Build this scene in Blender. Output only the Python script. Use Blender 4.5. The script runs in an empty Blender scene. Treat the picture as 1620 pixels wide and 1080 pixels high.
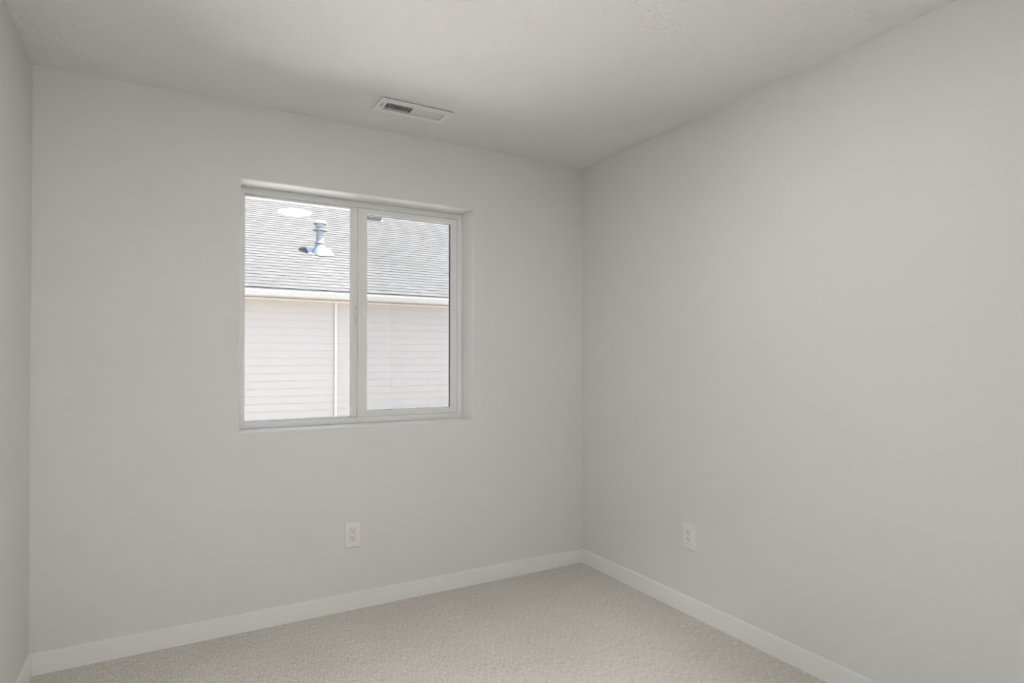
import bpy, bmesh, math, random
from mathutils import Matrix, Vector
random.seed(7)
C = bpy.context.scene.collection
sc = bpy.context.scene

# ------------------------------------------------------------------ camera
W_PX, H_PX = 1620.0, 1080.0
FPX, PX, PY = 961.375, 812.47, 557.82
YAW, PITCH, ROLL, CAM_Z = 0.52245, 0.0084, 0.00075, 1.26348
fwd = Vector((math.sin(YAW)*math.cos(PITCH), math.cos(YAW)*math.cos(PITCH), math.sin(PITCH)))
rgt0 = Vector((math.cos(YAW), -math.sin(YAW), 0)); up0 = rgt0.cross(fwd)
cr, sr = math.cos(ROLL), math.sin(ROLL)
rgt = cr*rgt0 + sr*up0; up = -sr*rgt0 + cr*up0
cam = bpy.data.cameras.new('camera'); camo = bpy.data.objects.new('camera', cam); C.objects.link(camo)
cam.sensor_fit = 'HORIZONTAL'; cam.sensor_width = 36.0; cam.lens = FPX/W_PX*36.0
cam.shift_x = (W_PX/2-PX)/W_PX; cam.shift_y = (PY-H_PX/2)/W_PX
cam.clip_start = 0.05; cam.clip_end = 200
m = Matrix((rgt, up, -fwd)).transposed().to_4x4(); m.translation = Vector((0, 0, CAM_Z))
camo.matrix_world = m
sc.camera = camo

# ------------------------------------------------------------------ light
LAMP_STRENGTH = 64.0
HALL_FILL_STRENGTH = 730.0
LAMP_COLOR = (1.0, 0.985, 0.955)
SUN_DIR = Vector((0.29, -0.11, 0.59)).normalized()       # towards the sun
world = bpy.data.worlds.new('sky_world'); sc.world = world; world.use_nodes = True
nt = world.node_tree; nt.nodes.clear()
sky = nt.nodes.new('ShaderNodeTexSky'); sky.sky_type = 'NISHITA'; sky.sun_disc = False
sky.sun_elevation = math.asin(SUN_DIR.z); sky.sun_rotation = math.atan2(SUN_DIR.x, SUN_DIR.y)
sky.dust_density = 2.0; sky.air_density = 1.0; sky.ozone_density = 1.0
bg = nt.nodes.new('ShaderNodeBackground'); bg.inputs['Strength'].default_value = 1.3
wo = nt.nodes.new('ShaderNodeOutputWorld')
nt.links.new(sky.outputs[0], bg.inputs[0]); nt.links.new(bg.outputs[0], wo.inputs[0])
sun = bpy.data.lights.new('sun', 'SUN'); sun.energy = 68.0; sun.angle = math.radians(0.55); sun.color = (1.0, 0.965, 0.91)
suno = bpy.data.objects.new('sun', sun); C.objects.link(suno)
suno.rotation_euler = SUN_DIR.to_track_quat('Z', 'Y').to_euler(); suno.location = (6, 4, 12)

sc.view_settings.view_transform = 'Standard'; sc.view_settings.look = 'None'
sc.view_settings.exposure = 0.0; sc.view_settings.gamma = 1.0; sc.view_settings.use_curve_mapping = False

# ------------------------------------------------------------------ room numbers (metres)
XL, XR, YB, YF, H = -0.460, 2.256, 3.063, -0.300, 2.44
WX0, WX1, WZ0, WZ1 = 0.3068, 1.4990, 0.9180, 2.0936
YFR = YB+0.140            # room-side face of the window frame
YO = YB+0.215             # outdoor face of the wall
BBH, BBT = 0.0853, 0.0125

# ------------------------------------------------------------------ materials
def mat(name, col, rough=0.6, metal=0.0, spec=0.5):
    mt = bpy.data.materials.new(name); mt.use_nodes = True
    b = mt.node_tree.nodes['Principled BSDF']
    b.inputs['Base Color'].default_value = (*col, 1); b.inputs['Roughness'].default_value = rough
    b.inputs['Metallic'].default_value = metal; b.inputs['Specular IOR Level'].default_value = spec
    return mt
def N(mt, t, **kw):
    n = mt.node_tree.nodes.new(t)
    for k, v in kw.items():
        if k in n.inputs: n.inputs[k].default_value = v
        else: setattr(n, k, v)
    return n
def LK(mt, a, b): mt.node_tree.links.new(a, b)
def bsdf(mt): return mt.node_tree.nodes['Principled BSDF']
def coord(mt): return N(mt, 'ShaderNodeTexCoord').outputs['Object']
def add_bump(mt, height, strength, dist):
    bp = N(mt, 'ShaderNodeBump', Strength=strength, Distance=dist)
    LK(mt, height, bp.inputs['Height']); LK(mt, bp.outputs[0], bsdf(mt).inputs['Normal']); return bp
def tint(mt, fac, c0, c1, lo=0.3, hi=0.7):
    r = N(mt, 'ShaderNodeValToRGB'); r.color_ramp.elements[0].position = lo; r.color_ramp.elements[1].position = hi
    r.color_ramp.elements[0].color = (*c0, 1); r.color_ramp.elements[1].color = (*c1, 1)
    LK(mt, fac, r.inputs[0]); LK(mt, r.outputs[0], bsdf(mt).inputs['Base Color']); return r

def plain_noise(name, col, rough, scale, bump, amp=0.03, dist=0.001, spec=0.5, metal=0.0):
    mt = mat(name, col, rough, metal, spec)
    n = N(mt, 'ShaderNodeTexNoise', Scale=scale, Detail=3.0); LK(mt, coord(mt), n.inputs['Vector'])
    tint(mt, n.outputs['Fac'], tuple(c*(1-amp) for c in col), tuple(min(1, c*(1+amp)) for c in col))
    if bump: add_bump(mt, n.outputs['Fac'], bump, dist)
    return mt

WALL = (0.79, 0.793, 0.783)
m_wall = plain_noise('wall_paint', WALL, 0.75, 220.0, 0.12, 0.006, 0.0006, 0.25)
TRIM = (0.88, 0.878, 0.868)
m_trim = plain_noise('trim_paint', TRIM, 0.38, 60.0, 0.02, 0.004, 0.0004, 0.4)
m_reveal_lit = plain_noise('reveal_daylit', (0.90, 0.895, 0.885), 0.6, 60.0, 0.02, 0.004, 0.0004, 0.3)  # wall paint lightened, daylight on the returns put into the colour

# knockdown textured ceiling
m_ceil = mat('ceiling_paint', (0.85, 0.843, 0.825), 0.8, 0, 0.2)
co = coord(m_ceil)
n1 = N(m_ceil, 'ShaderNodeTexNoise', Scale=15.0, Detail=2.0, Roughness=0.5, Distortion=1.6); LK(m_ceil, co, n1.inputs['Vector'])
n2 = N(m_ceil, 'ShaderNodeTexNoise', Scale=4.0, Detail=1.0); LK(m_ceil, co, n2.inputs['Vector'])
ab = N(m_ceil, 'ShaderNodeMath', operation='SUBTRACT'); LK(m_ceil, n1.outputs['Fac'], ab.inputs[0]); ab.inputs[1].default_value = 0.5
ab2 = N(m_ceil, 'ShaderNodeMath', operation='ABSOLUTE'); LK(m_ceil, ab.outputs[0], ab2.inputs[0])
rg = N(m_ceil, 'ShaderNodeMapRange'); LK(m_ceil, ab2.outputs[0], rg.inputs[0])
rg.inputs[1].default_value = 0.0; rg.inputs[2].default_value = 0.045; rg.inputs[3].default_value = 1.0; rg.inputs[4].default_value = 0.0
rg2 = N(m_ceil, 'ShaderNodeMapRange'); LK(m_ceil, n2.outputs['Fac'], rg2.inputs[0]); rg2.inputs[1].default_value = 0.42; rg2.inputs[2].default_value = 0.6
mu = N(m_ceil, 'ShaderNodeMath', operation='MULTIPLY'); LK(m_ceil, rg.outputs[0], mu.inputs[0]); LK(m_ceil, rg2.outputs[0], mu.inputs[1])
add_bump(m_ceil, mu.outputs[0], 0.5, 0.0025)

# ribbed loop carpet, ribs running along Y
m_carpet = mat('carpet_pile', (0.5, 0.46, 0.41), 0.95, 0, 0.05)
co = coord(m_carpet)
mp = N(m_carpet, 'ShaderNodeMapping'); mp.inputs['Scale'].default_value = (1.0, 0.22, 1.0); LK(m_carpet, co, mp.inputs['Vector'])
fib = N(m_carpet, 'ShaderNodeTexNoise', Scale=190.0, Detail=3.0, Roughness=0.7); LK(m_carpet, mp.outputs[0], fib.inputs['Vector'])
wv = N(m_carpet, 'ShaderNodeTexWave', Scale=44.0, Distortion=4.5, Detail=2.0); wv.wave_type = 'BANDS'; wv.bands_direction = 'X'
wv.inputs['Detail Scale'].default_value = 1.2
LK(m_carpet, co, wv.inputs['Vector'])
tuft = N(m_carpet, 'ShaderNodeTexNoise', Scale=260.0, Detail=2.0, Roughness=0.7); LK(m_carpet, co, tuft.inputs['Vector'])
big = N(m_carpet, 'ShaderNodeTexNoise', Scale=3.0, Detail=2.0); LK(m_carpet, co, big.inputs['Vector'])
def madd(mt, a, ka, b, kb):
    x = N(mt, 'ShaderNodeMath', operation='MULTIPLY'); LK(mt, a, x.inputs[0]); x.inputs[1].default_value = ka
    y = N(mt, 'ShaderNodeMath', operation='MULTIPLY_ADD'); LK(mt, b, y.inputs[0]); y.inputs[1].default_value = kb; LK(mt, x.outputs[0], y.inputs[2])
    return y.outputs[0]
h = madd(m_carpet, fib.outputs['Fac'], 0.50, wv.outputs['Fac'], 0.10)
h = madd(m_carpet, h, 1.0, tuft.outputs['Fac'], 0.36)
h2 = madd(m_carpet, h, 1.0, big.outputs['Fac'], 0.06)
tint(m_carpet, h2, (0.39, 0.362, 0.330), (0.93, 0.885, 0.835), 0.35, 0.69)
add_bump(m_carpet, h, 0.6, 0.004)

m_vinyl = plain_noise('window_vinyl', (0.88, 0.878, 0.868), 0.35, 30.0, 0.0, 0.003)
m_gasket = plain_noise('rubber_gasket', (0.035, 0.033, 0.032), 0.6, 200.0, 0.0, 0.1)
m_plate = plain_noise('outlet_plastic', (0.88, 0.875, 0.86), 0.3, 80.0, 0.0, 0.003)
m_slot = plain_noise('slot_dark', (0.03, 0.028, 0.026), 0.7, 200.0, 0.0, 0.1)
m_regi = plain_noise('register_enamel', (0.90, 0.895, 0.885), 0.4, 90.0, 0.0, 0.01)
m_duct = plain_noise('duct_metal', (0.06, 0.055, 0.05), 0.6, 20.0, 0.0, 0.1)
m_damper = plain_noise('damper_metal', (0.34, 0.33, 0.31), 0.5, 40.0, 0.0, 0.05)
m_nickel = plain_noise('satin_nickel', (0.55, 0.53, 0.50), 0.3, 40.0, 0.0, 0.02, metal=1.0)
m_door = plain_noise('door_paint', (0.74, 0.73, 0.715), 0.4, 50.0, 0.0, 0.004)

# clear glazing (reflects a little more than single glass: two panes)
def glass(name, boost, col):
    mt = bpy.data.materials.new(name); mt.use_nodes = True; t = mt.node_tree; t.nodes.clear()
    o = t.nodes.new('ShaderNodeOutputMaterial'); mx = t.nodes.new('ShaderNodeMixShader')
    tr = t.nodes.new('ShaderNodeBsdfTransparent'); tr.inputs[0].default_value = (*col, 1)
    gl = t.nodes.new('ShaderNodeBsdfGlossy'); gl.inputs['Roughness'].default_value = 0.0
    fr = t.nodes.new('ShaderNodeFresnel'); fr.inputs[0].default_value = 1.5
    mm = t.nodes.new('ShaderNodeMath'); mm.operation = 'MULTIPLY'; mm.inputs[1].default_value = boost; mm.use_clamp = True
    t.links.new(fr.outputs[0], mm.inputs[0]); t.links.new(mm.outputs[0], mx.inputs[0])
    t.links.new(tr.outputs[0], mx.inputs[1]); t.links.new(gl.outputs[0], mx.inputs[2]); t.links.new(mx.outputs[0], o.inputs[0])
    return mt
m_glass = glass('clear_glass', 1.8, (0.97, 0.985, 0.98))
# insect screen: fine dark mesh, mostly open
m_screen = bpy.data.materials.new('screen_mesh'); m_screen.use_nodes = True; t = m_screen.node_tree; t.nodes.clear()
o_ = t.nodes.new('ShaderNodeOutputMaterial'); mx = t.nodes.new('ShaderNodeMixShader'); mx.inputs[0].default_value = 0.20
tr = t.nodes.new('ShaderNodeBsdfTransparent'); df = t.nodes.new('ShaderNodeBsdfDiffuse'); df.inputs[0].default_value = (0.22, 0.22, 0.23, 1)
t.links.new(tr.outputs[0], mx.inputs[1]); t.links.new(df.outputs[0], mx.inputs[2]); t.links.new(mx.outputs[0], o_.inputs[0])
# lit diffuser of the ceiling lamp
m_lamp = bpy.data.materials.new('lit_diffuser'); m_lamp.use_nodes = True
b = bsdf(m_lamp); b.inputs['Base Color'].default_value = (0.8, 0.8, 0.78, 1)
b.inputs['Emission Color'].default_value = (*LAMP_COLOR, 1); b.inputs['Emission Strength'].default_value = LAMP_STRENGTH

m_hall_fill = m_lamp.copy(); m_hall_fill.name = 'fill_diffuser_hallway'; bsdf(m_hall_fill).inputs['Emission Strength'].default_value = HALL_FILL_STRENGTH  # diffuser of the added fill lamp behind the camera
# outdoors
m_siding = plain_noise('vinyl_siding', (0.148, 0.1320, 0.1215), 0.55, 8.0, 0.0, 0.012, spec=0.3)
m_htrim = plain_noise('house_trim', (0.180, 0.160, 0.145), 0.5, 10.0, 0.0, 0.01, spec=0.3)
m_gutter = plain_noise('gutter_white', (0.120, 0.118, 0.116), 0.4, 12.0, 0.0, 0.01)
m_drip = plain_noise('drip_edge_dark', (0.05, 0.046, 0.044), 0.6, 30.0, 0.0, 0.06)
m_galv = plain_noise('galvanised_sheet', (0.115, 0.115, 0.117), 0.45, 14.0, 0.0, 0.03, metal=0.0)
m_boxv = plain_noise('box_vent_grey', (0.065, 0.064, 0.066), 0.6, 20.0, 0.0, 0.04)
m_gravel = plain_noise('pale_gravel', (0.30, 0.285, 0.265), 0.9, 45.0, 0.5, 0.15, 0.01)
m_bounce = plain_noise('bounce_white', (0.80, 0.775, 0.745), 0.85, 6.0, 0.2, 0.03, 0.003)  # white for the added slab that bounces sun indoors
m_felt = plain_noise('roof_underlay', (0.25, 0.25, 0.26), 0.9, 20.0, 0.0, 0.05)
m_shingle = mat('asphalt_shingle', (0.38, 0.38, 0.39), 0.95, 0, 0.1)
at_ = N(m_shingle, 'ShaderNodeAttribute'); at_.attribute_name = 'tone'
ns = N(m_shingle, 'ShaderNodeTexNoise', Scale=18.0, Detail=4.0, Roughness=0.7); LK(m_shingle, coord(m_shingle), ns.inputs['Vector'])
nb = N(m_shingle, 'ShaderNodeTexNoise', Scale=0.9, Detail=2.0); LK(m_shingle, coord(m_shingle), nb.inputs['Vector'])
v = madd(m_shingle, at_.outputs['Fac'], 0.62, ns.outputs['Fac'], 0.30); v = madd(m_shingle, v, 1.0, nb.outputs['Fac'], 0.16)
tint(m_shingle, v, (0.0150, 0.0146, 0.0150), (0.0480, 0.0463, 0.0463), 0.22, 0.86)

# ------------------------------------------------------------------ mesh helpers
def bx(bm, x0, x1, y0, y1, z0, z1, bev=0.0, seg=2, M=None):
    nb_ = bmesh.new()
    vs = [nb_.verts.new((x, y, z)) for x in (x0, x1) for y in (y0, y1) for z in (z0, z1)]
    for f in ((0,1,3,2),(4,6,7,5),(0,4,5,1),(2,3,7,6),(0,2,6,4),(1,5,7,3)): nb_.faces.new([vs[i] for i in f])
    if bev > 0: bmesh.ops.bevel(nb_, geom=list(nb_.edges), offset=bev, segments=seg, affect='EDGES', profile=0.5)
    if M is not None: bmesh.ops.transform(nb_, matrix=M, verts=nb_.verts)
    tmp = bpy.data.meshes.new('tmp'); nb_.to_mesh(tmp); nb_.free(); bm.from_mesh(tmp); bpy.data.meshes.remove(tmp)
def lathe(bm, prof, cx, cy, seg=40, M=None, cap=True):
    rings = []
    for r, z in prof:
        ring = []
        for k in range(seg):
            a = 2*math.pi*k/seg; p = Vector((cx+r*math.cos(a), cy+r*math.sin(a), z))
            if M is not None: p = M @ p
            ring.append(bm.verts.new(p))
        rings.append(ring)
    for a, b_ in zip(rings, rings[1:]):
        for k in range(seg): bm.faces.new((a[k], a[(k+1) % seg], b_[(k+1) % seg], b_[k]))
    if cap: bm.faces.new(rings[0][::-1]); bm.faces.new(rings[-1])
def prism(bm, prof, axis, a0, a1):
    """closed profile (list of 2D points) extruded along axis 'x' (prof = (y,z)) or 'y' (prof = (x,z))"""
    f = (lambda p, a: (a, p[0], p[1])) if axis == 'x' else (lambda p, a: (p[0], a, p[1]))
    A = [bm.verts.new(f(p, a0)) for p in prof]; B = [bm.verts.new(f(p, a1)) for p in prof]
    n = len(prof)
    for i in range(n): bm.faces.new((A[i], A[(i+1) % n], B[(i+1) % n], B[i]))
    bm.faces.new(A[::-1]); bm.faces.new(B)
def slab_hole(bm, P, hole, thick_dir, thick, bev=0.0, seg=5):
    """rectangular slab with one rectangular hole. P maps (u,v,w)->xyz; w in 0..thick"""
    (u0, u1, v0, v1), (a0, a1, b0, b1) = P['outer'], hole
    f = P['map']
    def ring(q, w): return [bm.verts.new(f(u, v, w)) for u, v in q]
    oq = [(u0, v0), (u1, v0), (u1, v1), (u0, v1)]; hq = [(a0, b0), (a1, b0), (a1, b1), (a0, b1)]
    o0, h0, o1, h1 = ring(oq, 0), ring(hq, 0), ring(oq, thick), ring(hq, thick)
    for i in range(4):
        j = (i+1) % 4
        bm.faces.new((o0[i], o0[j], h0[j], h0[i])); bm.faces.new((o1[j], o1[i], h1[i], h1[j]))
        bm.faces.new((h0[i], h0[j], h1[j], h1[i])); bm.faces.new((o0[j], o0[i], o1[i], o1[j]))
    if bev > 0:
        es = [e for e in bm.edges if set(e.verts) <= set(h0)]
        bmesh.ops.bevel(bm, geom=es, offset=bev, segments=seg, affect='EDGES', profile=0.5)
def obj(name, bm, mats, parent=None, smooth=False, loc=(0, 0, 0)):
    bmesh.ops.recalc_face_normals(bm, faces=bm.faces)
    me = bpy.data.meshes.new(name); 
    if any(loc): bmesh.ops.translate(bm, verts=bm.verts, vec=-Vector(loc))
    bm.to_mesh(me); bm.free()
    for mt in (mats if isinstance(mats, (list, tuple)) else [mats]): me.materials.append(mt)
    if smooth:
        me.polygons.foreach_set('use_smooth', [True]*len(me.polygons))
        me.set_sharp_from_angle(angle=math.radians(35))
    o = bpy.data.objects.new(name, me); C.objects.link(o)
    if parent is not None:
        o.parent = parent; o.location = Vector(loc) - parent.matrix_world.translation if any(loc) else -parent_loc(parent)
    else: o.location = loc
    return o
def parent_loc(p):
    v_ = Vector((0, 0, 0))
    while p is not None: v_ += p.location; p = p.parent
    return v_
def part(name, bm, mt, parent, smooth=False):
    """mesh given in world coordinates, parented to a thing (pure translations only)"""
    return obj(name, bm, mt, parent, smooth)
def thing(name, label, cat, loc, group=None):
    o = bpy.data.objects.new(name, None); C.objects.link(o); o.location = loc; o.empty_display_size = 0.1
    o['label'] = label; o['category'] = cat
    if group: o['group'] = group
    return o
def struct(name, bm, mt, smooth=False, parent=None, label=None):
    o = obj(name, bm, mt, parent, smooth)
    if parent is None: o['kind'] = 'structure'; 
    if parent is None and label: o['label'] = label
    return o
nbm = bmesh.new

# ------------------------------------------------------------------ room shell
T = 0.215
bm = nbm(); bx(bm, XL, XR, YF, YB, -0.12, 0.0)
struct('floor', bm, m_carpet, label='ribbed beige loop carpet covering the whole floor')
# wall with the window, rounded drywall corners round the opening
bm = nbm()
slab_hole(bm, dict(outer=(XL-T, XR+T, -0.30, H+0.25), map=lambda u, v_, w: (u, YB+w, v_)), (WX0, WX1, WZ0, WZ1), 'y', T, 0.009, 5)
wbk = struct('wall_back', bm, [m_wall, m_reveal_lit], True, label='pale grey wall holding the window')
for p_ in wbk.data.polygons:      # returns of the opening are whitened to stand in for daylight
    if abs(p_.normal.y) < 0.72 and WX0-0.02 < p_.center.x < WX1+0.02 and WZ0-0.02 < p_.center.z < WZ1+0.02: p_.material_index = 1
bm = nbm(); bx(bm, XR, XR+T, YF, YB, -0.30, H+0.25)
struct('wall_right', bm, m_wall, label='pale grey blank wall on the right')
bm = nbm(); bx(bm, XL-T, XL, YF, YB, -0.30, H+0.25)
struct('wall_left', bm, m_wall, label='narrow strip of pale grey wall at the left edge')
# wall behind the viewer with a doorway
DX0, DX1, DZ = -0.375, 0.425, 2.04
bm = nbm()
bx(bm, -1.45, DX0, YF-0.12, YF, -0.30, H+0.25); bx(bm, DX1, XR+T, YF-0.12, YF, -0.30, H+0.25); bx(bm, DX0, DX1, YF-0.12, YF, DZ, H+0.25); bx(bm, DX0, DX1, YF-0.12, YF, -0.30, -0.12)
struct('wall_front', bm, m_wall, label='pale grey wall behind the viewer with the door')
# ceiling with the hole for the register
VX0, VX1, VY0, VY1 = 0.846, 1.200, 2.656, 2.812
GX0, GX1, GY0, GY1 = 0.884, 1.168, 2.696, 2.778
bm = nbm()
slab_hole(bm, dict(outer=(XL, XR, YF, YB), map=lambda u, v_, w: (u, v_, H+w)), (GX0-0.004, GX1+0.004, GY0-0.004, GY1+0.004), 'z', 0.25)
struct('ceiling', bm, m_ceil, label='off-white knockdown textured ceiling')

# baseboards: square-edged boards with an eased top
def bb_profile(sgn, base):
    r = 0.004; pr = [(base, 0.0), (base+sgn*BBT, 0.0), (base+sgn*BBT, BBH-r)]
    for k in range(1, 5):
        a = math.radians(90*k/4); pr.append((base+sgn*(BBT-r+r*math.cos(a)), BBH-r+r*math.sin(a)))
    pr.append((base, BBH)); return pr
bm = nbm(); prism(bm, bb_profile(-1, YB), 'x', XL, XR); struct('baseboard_back', bm, m_trim, True, label='white baseboard under the window wall')
bm = nbm(); prism(bm, bb_profile(-1, XR), 'y', YF+BBT, YB-BBT); struct('baseboard_right', bm, m_trim, True, label='white baseboard along the right wall')
bm = nbm(); prism(bm, bb_profile(1, XL), 'y', YF+BBT, YB-BBT); struct('baseboard_left', bm, m_trim, True, label='white baseboard at the left wall')
bm = nbm(); prism(bm, bb_profile(1, YF), 'x', DX1+0.066, XR)
struct('baseboard_front', bm, m_trim, True, label='white baseboard beside the door behind the viewer')

# door behind the viewer
dr = bpy.data.objects.new('door_1', None); C.objects.link(dr); dr.location = (DX0, YF, 0); dr['kind'] = 'structure'
bm = nbm()
bx(bm, DX0-0.065, DX0, YF, YF+0.014, 0, DZ+0.065, 0.002); bx(bm, DX1, DX1+0.065, YF, YF+0.014, 0, DZ+0.065, 0.002); bx(bm, DX0, DX1, YF, YF+0.014, DZ, DZ+0.065, 0.002)
bx(bm, DX0-0.0005, DX0+0.012, YF-0.12, YF, 0, DZ); bx(bm, DX1-0.012, DX1+0.0005, YF-0.12, YF, 0, DZ); bx(bm, DX0, DX1, YF-0.12, YF, DZ-0.012, DZ)
part('door_casing', bm, m_trim, dr)
# leaf swung open against the left wall (hinges at the left jamb)
lw = DX1-DX0-0.028; LX0 = XL+0.030; LY0 = YF+0.018
bm = nbm(); bx(bm, LX0, LX0+0.035, LY0, LY0+lw, 0.012, DZ-0.015, 0.002)
for z0, z1 in ((0.20, 0.92), (1.06, 1.90)):
    for a, b_ in ((LY0+0.11, LY0+0.35), (LY0+lw-0.35, LY0+lw-0.11)):
        for q in ((a, b_, z0, z0+0.02), (a, b_, z1-0.02, z1), (a, a+0.02, z0, z1), (b_-0.02, b_, z0, z1)):
            bx(bm, LX0+0.034, LX0+0.041, q[0], q[1], q[2], q[3], 0.003)
dl = part('door_leaf', bm, m_door, dr)
bm = nbm(); Mx = Matrix.Translation((LX0+0.034, LY0+lw-0.06, 0.94)) @ Matrix.Rotation(math.pi/2, 4, 'Y')
lathe(bm, [(0.032, 0.0), (0.032, 0.006), (0.012, 0.010), (0.011, 0.030), (0.026, 0.040), (0.029, 0.052), (0.024, 0.064), (0.006, 0.068)], 0, 0, 28, Mx)
part('door_knob', bm, m_nickel, dl, True)
# unseen hallway added outside the open door to house the fill lamp
HY0 = YF-0.12-1.25
bm = nbm(); bx(bm, -1.30, 2.30, HY0, YF, -0.12, 0.0) if False else bx(bm, -1.30, 2.30, HY0, YF-0.0001, -0.12, -0.0005)
struct('floor_hallway', bm, m_carpet, label='carpet of the hallway outside the door')
bm = nbm(); bx(bm, -1.30, 2.30, HY0, YF-0.1201, H, H+0.25); struct('ceiling_hallway', bm, m_ceil, label='ceiling of the hallway outside the door')
bm = nbm(); bx(bm, -1.45, 2.45, HY0-0.15, HY0, -0.3, H+0.25); struct('wall_hallway_far', bm, m_wall, label='far wall of the hallway')
bm = nbm(); bx(bm, -1.45, -1.30, HY0, YF-0.1201, -0.3, H+0.25); struct('wall_hallway_left', bm, m_wall, label='left end wall of the hallway')
bm = nbm(); bx(bm, 2.30, 2.45, HY0, YF-0.1201, -0.3, H+0.25); struct('wall_hallway_right', bm, m_wall, label='right end wall of the hallway')

# ------------------------------------------------------------------ window
wn = bpy.data.objects.new('window_1', None); C.objects.link(wn); wn.location = (WX0, YFR, WZ0); wn['kind'] = 'structure'
wn['label'] = 'white vinyl horizontal slider window'
FW = 0.030
OX0, OX1, OZ0, OZ1 = WX0+FW, WX1-FW, WZ0+FW, WZ1-FW       # clear opening of the frame
def rect_ring(bm, x0, x1, z0, z1, w, y0, y1, bev=0.0015):
    """mitred rectangular ring; w = (left, right, bottom, top) widths"""
    l, r, b_, t_ = w if isinstance(w, tuple) else (w,)*4
    n_ = bmesh.new()
    o = [(x0, z0), (x1, z0), (x1, z1), (x0, z1)]; i_ = [(x0+l, z0+b_), (x1-r, z0+b_), (x1-r, z1-t_), (x0+l, z1-t_)]
    V = {}
    for nm, q in (('o', o), ('i', i_)):
        for s_, y in ((0, y0), (1, y1)): V[nm, s_] = [n_.verts.new((p[0], y, p[1])) for p in q]
    for k in range(4):
        j = (k+1) % 4
        for s_ in (0, 1): n_.faces.new((V['o', s_][k], V['o', s_][j], V['i', s_][j], V['i', s_][k]))
        n_.faces.new((V['o', 0][k], V['o', 0][j], V['o', 1][j], V['o', 1][k])); n_.faces.new((V['i', 0][k], V['i', 0][j], V['i', 1][j], V['i', 1][k]))
    bmesh.ops.recalc_face_normals(n_, faces=n_.faces)
    if bev:
        es = [e for e in n_.edges if abs(e.verts[0].co.y-y0) < 1e-6 and abs(e.verts[1].co.y-y0) < 1e-6 and (all(v_ in V['o', 0] for v_ in e.verts) or all(v_ in V['i', 0] for v_ in e.verts))]
        bmesh.ops.bevel(n_, geom=es, offset=bev, segments=2, affect='EDGES', profile=0.5)
    tmp = bpy.data.meshes.new('tmp'); n_.to_mesh(tmp); n_.free(); bm.from_mesh(tmp); bpy.data.meshes.remove(tmp)
e_ = 0.0006
bm = nbm(); rect_ring(bm, WX0+e_, WX1-e_, WZ0+e_, WZ1-e_, FW, YFR, YO+0.012, 0.002)
part('window_frame', bm, m_vinyl, wn)
# fixed lite: recessed bead, glass, fixed meeting stile
MS0 = 0.857
bm = nbm(); rect_ring(bm, OX0+e_, MS0, OZ0+e_, OZ1-e_, (0.004, 0.002, 0.006, 0.012), YFR+0.014, YFR+0.0298, 0.0025)
part('glazing_bead', bm, m_vinyl, wn)
bm = nbm(); bx(bm, OX0+0.002, MS0+0.010, YFR+0.030, YFR+0.034, OZ0+0.003, OZ1-0.006)
part('fixed_pane', bm, m_glass, wn)
bm = nbm(); bx(bm, MS0, 0.893, YFR+0.0125, YFR+0.038, OZ0+e_, OZ1-e_, 0.0015); bx(bm, MS0+0.006, 0.862+0.008, YFR+0.010, YFR+0.014, OZ0+0.01, OZ1-0.01, 0.001)
part('meeting_stile', bm, m_vinyl, wn)
# sliding sash
SX0, SX1 = 0.8935, OX1-e_
GL0, GL1, GZ0, GZ1 = 0.943, 1.433, 0.981, 2.0335
bm = nbm(); rect_ring(bm, SX0, SX1, OZ0+0.0012, OZ1-0.0012, (GL0-SX0, SX1-GL1, GZ0-OZ0-0.0012, OZ1-GZ1-0.0012), YFR+0.006, YFR+0.036, 0.002)
bx(bm, SX0-0.0035, SX0+0.004, YFR-0.004, YFR+0.0118, OZ0+0.004, OZ1-0.004, 0.0012)     # pull lip on the stile
sash = part('sliding_sash', bm, m_vinyl, wn)
bm = nbm(); rect_ring(bm, GL0-0.001, GL1+0.001, GZ0-0.001, GZ1+0.001, (0.0015, 0.0030, 0.0013, 0.0024), YFR+0.020, YFR+0.0235, 0)
rect_ring(bm, GL0-0.001, GL1+0.001, GZ0-0.001, GZ1+0.001, (0.0015, 0.0030, 0.0013, 0.0024), YFR+0.0275, YFR+0.0375, 0)
part('glass_gasket', bm, m_gasket, sash)
bm = nbm(); bx(bm, GL0-0.004, GL1+0.004, YFR+0.024, YFR+0.027, GZ0-0.004, GZ1+0.004)
part('sliding_pane', bm, m_glass, sash)
# latch on the meeting stile
bm = nbm()
lx, lz = 0.8815, 1.490
bx(bm, lx-0.0085, lx+0.0065, YFR+0.004, YFR+0.013, lz-0.044, lz+0.044, 0.0035, 3)
bx(bm, lx-0.0045, lx+0.0055, YFR-0.010, YFR+0.006, lz-0.018, lz+0.030, 0.004, 3, Matrix.Translation((lx, YFR, lz)) @ Matrix.Rotation(0.16, 4, 'Y') @ Matrix.Translation((-lx, -YFR, -lz)))
lt = part('sash_latch', bm, m_vinyl, wn, True)
bm = nbm()
for z in (lz+0.036, lz-0.036):
    lathe(bm, [(0.0032, 0.0), (0.0032, 0.0012), (0.0012, 0.0016)], 0, 0, 14, Matrix.Translation((lx-0.001, YFR+0.0042, z)) @ Matrix.Rotation(math.pi/2, 4, 'X'))
part('latch_screw', bm, m_damper, lt)
# insect screen outside the sliding half
bm = nbm(); rect_ring(bm, 0.900, OX1-0.001, OZ0+0.001, OZ1-0.001, 0.011, YFR+0.064, YFR+0.074, 0)
scr = part('screen_frame', bm, m_vinyl, wn)
bm = nbm(); vs = [bm.verts.new((x, YFR+0.069, z)) for x, z in ((0.908, OZ0+0.008), (OX1-0.008, OZ0+0.008), (OX1-0.008, OZ1-0.008), (0.908, OZ1-0.008))]; bm.faces.new(vs)
part('insect_screen', bm, m_screen, scr)

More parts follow.
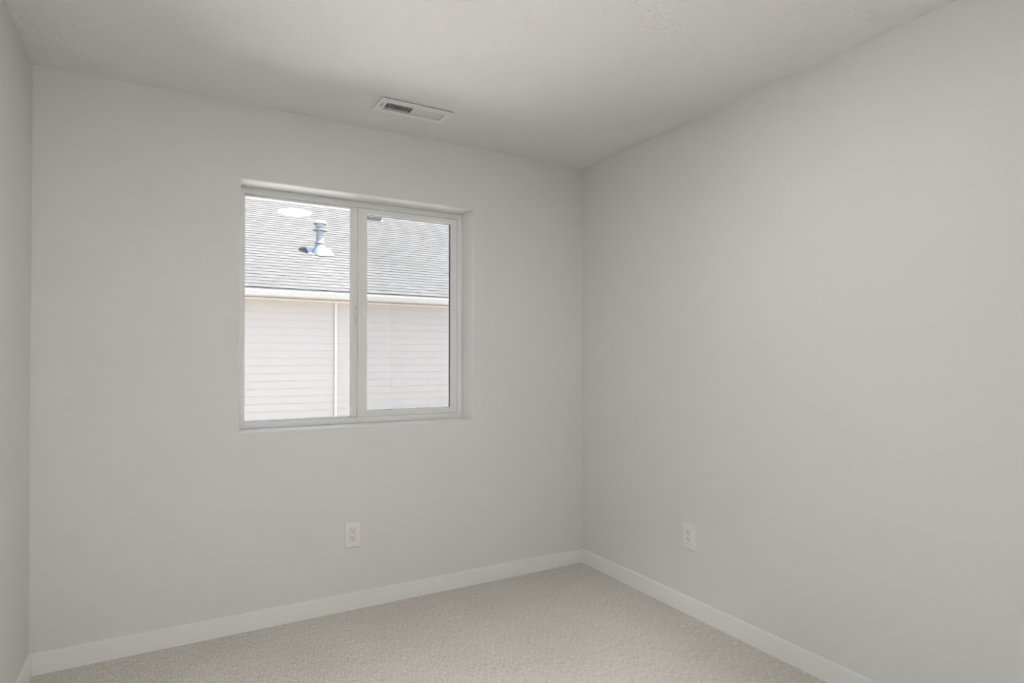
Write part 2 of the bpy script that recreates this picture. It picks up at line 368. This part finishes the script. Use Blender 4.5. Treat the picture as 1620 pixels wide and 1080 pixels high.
# ------------------------------------------------------------------ outlets
def make_outlet(label, cx, cz, wall, ylab):
    """built facing -Y at the origin, then turned onto its wall"""
    if wall == 'back': M = Matrix.Translation((cx, YB, cz)); loc = (cx, YB, cz)
    else: M = Matrix.Translation((XR, cx, cz)) @ Matrix.Rotation(-math.pi/2, 4, 'Z'); loc = (XR, cx, cz)
    t_ = thing('wall_outlet', label, 'outlet', loc, None)
    def P(name, bm, mt, par, sm=False):
        bmesh.ops.transform(bm, matrix=M, verts=bm.verts); return part(name, bm, mt, par, sm)
    bm = nbm()
    slab_hole(bm, dict(outer=(-0.040, 0.040, -0.0635, 0.0635), map=lambda u, v_, w: (u, -0.0062+w, v_)), (-0.0172, 0.0172, -0.0342, 0.0342), 'y', 0.0060)
    es = [e for e in bm.edges if all(abs(v_.co.y+0.0062) < 1e-6 for v_ in e.verts) and all(abs(v_.co.x) > 0.03 for v_ in e.verts) and (abs(e.verts[0].co.x-e.verts[1].co.x) < 1e-6 or abs(e.verts[0].co.z-e.verts[1].co.z) < 1e-6)]
    bmesh.ops.bevel(bm, geom=es, offset=0.0038, segments=4, affect='EDGES', profile=0.5)
    P('cover_plate', bm, m_plate, t_, True)
    bm = nbm(); bx(bm, -0.0164, 0.0164, -0.0066, -0.0004, -0.0334, 0.0334, 0.0012, 2); bx(bm, -0.0095, 0.0095, -0.0069, -0.0060, -0.0035, 0.0035, 0.0003, 1)
    rc = P('receptacle', bm, m_plate, t_)
    for zc in (0.0185, -0.0165):
        for x, hh in ((-0.0062, 0.0042), (0.0062, 0.0034)):
            bm = nbm(); bx(bm, x-0.0011, x+0.0011, -0.0068, -0.0058, zc+0.0045-hh, zc+0.0045+hh); P('slot', bm, m_slot, rc)
        bm = nbm(); lathe(bm, [(0.0027, 0.0), (0.0027, 0.0010)], 0, 0, 16, Matrix.Translation((0, -0.0058, zc-0.0065)) @ Matrix.Rotation(math.pi/2, 4, 'X'))
        P('ground_hole', bm, m_slot, rc)
    return t_
make_outlet('white rectangular wall outlet on the window wall, below the window', 0.830, 0.375, 'back', None)
make_outlet('white rectangular wall outlet on the blank right-hand wall', 2.175, 0.3825, 'right', None)

# ------------------------------------------------------------------ ceiling register
vt = thing('air_vent', 'white two-way metal air register in the ceiling above the window', 'vent', ((VX0+VX1)/2, (VY0+VY1)/2, H))
bm = nbm()
slab_hole(bm, dict(outer=(VX0, VX1, VY0, VY1), map=lambda u, v_, w: (u, v_, H-0.0075+w)), (GX0, GX1, GY0, GY1), 'z', 0.0035)
es = [e for e in bm.edges if all(abs(v_.co.z-(H-0.0075)) < 1e-6 for v_ in e.verts) and all(v_.co.x < VX0+1e-4 or v_.co.x > VX1-1e-4 for v_ in e.verts) and (abs(e.verts[0].co.x-e.verts[1].co.x) < 1e-6 or abs(e.verts[0].co.y-e.verts[1].co.y) < 1e-6)]
bmesh.ops.bevel(bm, geom=es, offset=0.0025, segments=2, affect='EDGES', profile=0.5)
xm = 1.020
bx(bm, xm-0.004, xm+0.004, GY0, GY1, H-0.0072, H+0.004)
for q in ((GX0-0.0035, GX0, GY0-0.0035, GY1+0.0035), (GX1, GX1+0.0035, GY0-0.0035, GY1+0.0035), (GX0, GX1, GY0-0.0035, GY0), (GX0, GX1, GY1, GY1+0.0035)): bx(bm, *q, H-0.0042, H+0.006)
bx(bm, VX0+0.002, VX0+0.006, VY0+0.03, VY1-0.004, H-0.0042, H-0.0002); bx(bm, VX1-0.006, VX1-0.002, VY0+0.03, VY1-0.004, H-0.0042, H-0.0002)
part('face_plate', bm, m_regi, vt)
def louvre(x, lean):
    bm = nbm(); Mr = Matrix.Translation((x, 0, H-0.0005)) @ Matrix.Rotation(lean, 4, 'Y')
    bx(bm, -0.0006, 0.0006, GY0+0.0004, GY1-0.0004, -0.0056, 0.0056, 0, 1, Mr); part('louvre', bm, m_regi, vt)
n_l = 11
for k in range(n_l): louvre(GX0+0.006+(xm-0.008-GX0-0.006)*k/(n_l-1), math.radians(25))
for k in range(n_l): louvre(xm+0.008+(GX1-0.006-xm-0.008)*k/(n_l-1), math.radians(-54))
bm = nbm()
bx(bm, GX0+0.001, GX1-0.001, GY0+0.001, 2.7535, H+0.0095, H+0.0105); bx(bm, GX0+0.001, GX1-0.001, 2.7685, GY1-0.001, H+0.0095, H+0.0105)
part('damper_blade', bm, m_damper, vt)
bm = nbm(); bx(bm, 0.8660, 0.8695, 2.712, 2.756, H-0.0079, H-0.0070); part('lever_slot', bm, m_slot, vt)
bm = nbm(); bx(bm, 0.8615, 0.8645, 2.728, 2.736, H-0.018, H-0.0072, 0.0008); part('damper_lever', bm, m_regi, vt)
bm = nbm()
g = 0.0036
for q in ((GX0-g, GX0-g+0.001, GY0-g, GY1+g, H+0.007, H+0.24), (GX1+g-0.001, GX1+g, GY0-g, GY1+g, H+0.007, H+0.24), (GX0-g, GX1+g, GY0-g, GY0-g+0.001, H+0.007, H+0.24), (GX0-g, GX1+g, GY1+g-0.001, GY1+g, H+0.007, H+0.24), (GX0-g, GX1+g, GY0-g, GY1+g, H+0.24, H+0.245)): bx(bm, *q)
part('duct_sleeve', bm, m_duct, vt)

# ------------------------------------------------------------------ round ceiling lamp (lit; seen as the reflection in the glass)
LX, LY, LR = 0.903, 1.385, 0.128
def ceiling_lamp(label, LX, LY, mt):
    lp = thing('ceiling_light', label, 'lamp', (LX, LY, H))
    bm = nbm(); lathe(bm, [(LR+0.010, H), (LR+0.010, H-0.006), (LR+0.006, H-0.012), (LR, H-0.013), (LR, H-0.010)], LX, LY, 64); part('lamp_housing', bm, m_plate, lp, True)
    bm = nbm(); lathe(bm, [(LR-0.001, H-0.0105), (LR-0.002, H-0.015), (LR-0.012, H-0.018), (0.05, H-0.0195), (0.001, H-0.020)], LX, LY, 64); part('diffuser', bm, mt, lp, True)
ceiling_lamp('round flat white ceiling lamp, switched on, reflected in the left window pane', LX, LY, m_lamp)
ceiling_lamp('added unseen fill lamp, round and flat, on the hallway ceiling outside the open door', -0.12, YF-0.72, m_hall_fill)  # unseen lamp added to fill the room through the doorway

# ------------------------------------------------------------------ outdoors
YG, ZE, SL = 10.437, 2.400, 0.60          # eave line of the house opposite, roof slope
YW = YG+0.350                              # its siding plane
HX0, HX1 = -7.0, 17.0
ZGRD = -0.35
bm = nbm(); bx(bm, -14, 24, YO, 30, ZGRD-0.2, ZGRD); struct('ground', bm, m_gravel, label='gravel ground between the houses')
bm = nbm(); bx(bm, -6, 9, YO+0.01, 7.6, ZGRD-0.02, ZGRD+0.03, 0.01); struct('bounce_slab', bm, m_bounce, label='added unseen pale slab outside the window, bouncing sunlight onto the ceiling')  # unseen reflector slab added to throw sunlight up through the window
hs = thing('neighbouring_house', 'house across the yard with grey shingle roof and cream lap siding', 'house', (5.0, YW, ZGRD))
# lap siding: every course leans out to its lower edge
def siding(bm, x0, x1, z0, z1, y, exp=0.1270, out=0.010):
    z = z1; prof = []
    while z > z0:
        zb = max(z-exp, z0); prof += [(y, z), (y-out*(z-zb)/exp, zb+0.001)]; prof.append((y, zb)); z = zb
    A = [bm.verts.new((x0, a, b_)) for a, b_ in prof]; B = [bm.verts.new((x1, a, b_)) for a, b_ in prof]
    for i in range(len(prof)-1): bm.faces.new((A[i], A[i+1], B[i+1], B[i]))
bm = nbm(); siding(bm, HX0+0.4, HX1-0.4, ZGRD, 2.275, YW)
part('siding', bm, m_siding, hs)
YR = YG+6.6; ZR = ZE+SL*(YR-YG)
bm = nbm()      # gable ends, far wall
for x0, x1 in ((HX0+0.4, HX0+0.6), (HX1-0.6, HX1-0.4)):
    prism_pts = [(YW+0.02, ZGRD), (2*YR-YW-0.02, ZGRD), (2*YR-YW-0.02, 2.2), (YR, ZR-0.16), (YW+0.02, 2.2)]
    A = [bm.verts.new((x0, a, b_)) for a, b_ in prism_pts]; B = [bm.verts.new((x1, a, b_)) for a, b_ in prism_pts]
    for i in range(5): bm.faces.new((A[i], A[(i+1) % 5], B[(i+1) % 5], B[i]))
    bm.faces.new(A); bm.faces.new(B[::-1])
bx(bm, HX0+0.4, HX1-0.4, 2*YR-YW-0.2, 2*YR-YW-0.02, ZGRD, 2.2)
part('gable_wall', bm, m_siding, hs)
# roof: underlay slabs plus laid shingles with raised tabs
bm = nbm()
for s_ in (1, -1):
    y0 = YG if s_ > 0 else 2*YR-YG
    pts = [(y0, ZE-0.012), (YR, ZR-0.012), (YR, ZR-0.06), (y0, ZE-0.030)]
    prism(bm, pts if s_ > 0 else pts[::-1], 'x', HX0, HX1)
rf = part('roof', bm, m_felt, hs)
ct, st = 1/math.hypot(1, SL), SL/math.hypot(1, SL)
EXPO = 0.127; NC = int((YR-YG)/ct/EXPO)
verts, faces, tones = [], [], []
def rp(u, x, n_): # u along slope, n_ above it
    return (x, YG+u*ct-n_*st, ZE+u*st+n_*ct)
def course_piece(x0, x1, u0, L, h0, tone):
    i = len(verts)
    for x in (x0, x1): verts.extend([rp(u0, x, -0.002), rp(u0, x, h0), rp(u0+L, x, 0.0012), ])
    faces.append((i, i+3, i+4, i+1)); tones.append(tone*0.75)    # butt edge
    faces.append((i+1, i+4, i+5, i+2)); tones.append(tone)
    faces.append((i, i+1, i+2)); tones.append(tone); faces.append((i+3, i+5, i+4)); tones.append(tone)
rnd = random.Random(11)
for c in range(NC+1):
    u0 = c*EXPO-0.02
    course_piece(HX0, HX1, u0, EXPO+0.03, 0.0060, 0.58)
    x = HX0 + rnd.uniform(0, 0.2)
    while x < HX1-0.3:
        w = rnd.uniform(0.10, 0.34)
        course_piece(x, x+w, u0+rnd.uniform(-0.002, 0.002), EXPO+0.004, 0.0100, rnd.choice((0.72, 0.80, 0.86, 0.78, 0.66, 0.9)))
        x += w + rnd.uniform(0.04, 0.22)
me = bpy.data.meshes.new('shingles'); me.from_pydata(verts, [], faces); me.update()
a_ = me.attributes.new('tone', 'FLOAT', 'FACE'); a_.data.foreach_set('value', tones)
me.materials.append(m_shingle)
so = bpy.data.objects.new('shingles', me); C.objects.link(so); so.parent = rf; so.location = -parent_loc(rf)
bm = nbm(); bx(bm, HX0-0.01, HX1+0.01, YG-0.030, YG+0.010, ZE-0.046, ZE-0.018); part('drip_edge', bm, m_drip, hs)
# K-style gutter, fascia, soffit, frieze, upright trim
bm = nbm()
prism(bm, [(YG+0.015, ZE-0.048), (YG-0.105, ZE-0.048), (YG-0.110, ZE-0.062), (YG-0.098, ZE-0.082), (YG-0.072, ZE-0.108), (YG-0.066, ZE-0.137), (YG+0.015, ZE-0.137)], 'x', HX0-0.02, HX1+0.02)
part('gutter', bm, m_gutter, hs)
bm = nbm(); bx(bm, HX0, HX1, YG+0.016, YG+0.040, 2.262, ZE-0.050); part('fascia', bm, m_htrim, hs)
bm = nbm(); bx(bm, HX0, HX1, YG+0.041, YW-0.002, 2.272, 2.284)
part('soffit', bm, m_htrim, hs)
bm = nbm(); bx(bm, HX0+0.4, HX1-0.4, YW-0.030, YW-0.003, 2.226, 2.262, 0.003); bx(bm, HX0+0.4, HX1-0.4, YW-0.012, YW-0.003, 2.262, 2.271)
part('frieze_board', bm, m_htrim, hs)
bm = nbm(); bx(bm, 2.586, 2.636, YW-0.028, YW-0.001, ZGRD+0.1, 2.225, 0.003); part('upright_trim', bm, m_htrim, hs)

# flue pipe on the roof
fx, fy = 2.570, 11.850; fz = ZE+SL*(fy-YG)
fl = thing('roof_vent_pipe', 'white metal flue pipe with rain cap standing on the roof opposite', 'vent pipe', (fx, fy, fz))
th = math.atan(SL)
bm = nbm()
Ms = Matrix.Translation((fx, fy, fz)) @ Matrix.Rotation(th, 4, 'X')
bx(bm, -0.225, 0.245, -0.115, 0.22, 0.012, 0.016, 0.001, 1, Ms)
seg = 40; rows = []
for k_, (r, z) in enumerate(((0.155, None), (0.126, 0.06), (0.102, 0.11), (0.084, 0.165), (0.077, 0.18))):
    row = []
    for i in range(seg):
        a = 2*math.pi*i/seg; x, y = r*math.cos(a), r*math.sin(a)
        row.append(bm.verts.new((fx+x, fy+y, fz + (SL*y+0.020 if z is None else max(z, SL*y+0.02+0.02*k_)))))
    rows.append(row)
for a, b_ in zip(rows, rows[1:]):
    for i in range(seg): bm.faces.new((a[i], a[(i+1) % seg], b_[(i+1) % seg], b_[i]))
part('roof_flashing', bm, m_galv, fl, True)
bm = nbm(); lathe(bm, [(0.069, fz+0.12), (0.069, fz+0.54)], fx, fy, 32); part('pipe', bm, m_galv, fl, True)
bm = nbm(); lathe(bm, [(0.073, fz+0.185), (0.100, fz+0.185), (0.095, fz+0.200), (0.070, fz+0.230)], fx, fy, 32); part('storm_collar', bm, m_galv, fl, True)
bm = nbm()
lathe(bm, [(0.071, fz+0.435), (0.135, fz+0.428), (0.136, fz+0.440), (0.084, fz+0.462), (0.071, fz+0.464)], fx, fy, 36)
lathe(bm, [(0.082, fz+0.472), (0.084, fz+0.560)], fx, fy, 36)
lathe(bm, [(0.126, fz+0.553), (0.129, fz+0.566), (0.108, fz+0.600), (0.060, fz+0.628), (0.004, fz+0.640)], fx, fy, 36)
part('rain_cap', bm, m_galv, fl, True)

# box vent higher on the same roof
vx, vy = 4.240, 13.985; vz = ZE+SL*(vy-YG)
bv = thing('roof_box_vent', 'grey box vent high on the roof opposite, cut off by the window sash', 'roof vent', (vx, vy, vz))
Ms = Matrix.Translation((vx, vy, vz)) @ Matrix.Rotation(th, 4, 'X')
bm = nbm(); bx(bm, -0.20, 0.20, -0.22, 0.24, 0.012, 0.016, 0, 1, Ms); part('roof_flashing', bm, m_galv, bv)
bm = nbm(); pr = [(-0.17, 0.022), (-0.17, 0.115), (-0.08, 0.130), (0.19, 0.115), (0.19, 0.022)]
A = [bm.verts.new(Ms @ Vector((-0.155, a, b_))) for a, b_ in pr]; B = [bm.verts.new(Ms @ Vector((0.155, a, b_))) for a, b_ in pr]
for i in range(5): bm.faces.new((A[i], A[(i+1) % 5], B[(i+1) % 5], B[i]))
bm.faces.new(A); bm.faces.new(B[::-1])
part('hood', bm, m_boxv, bv)
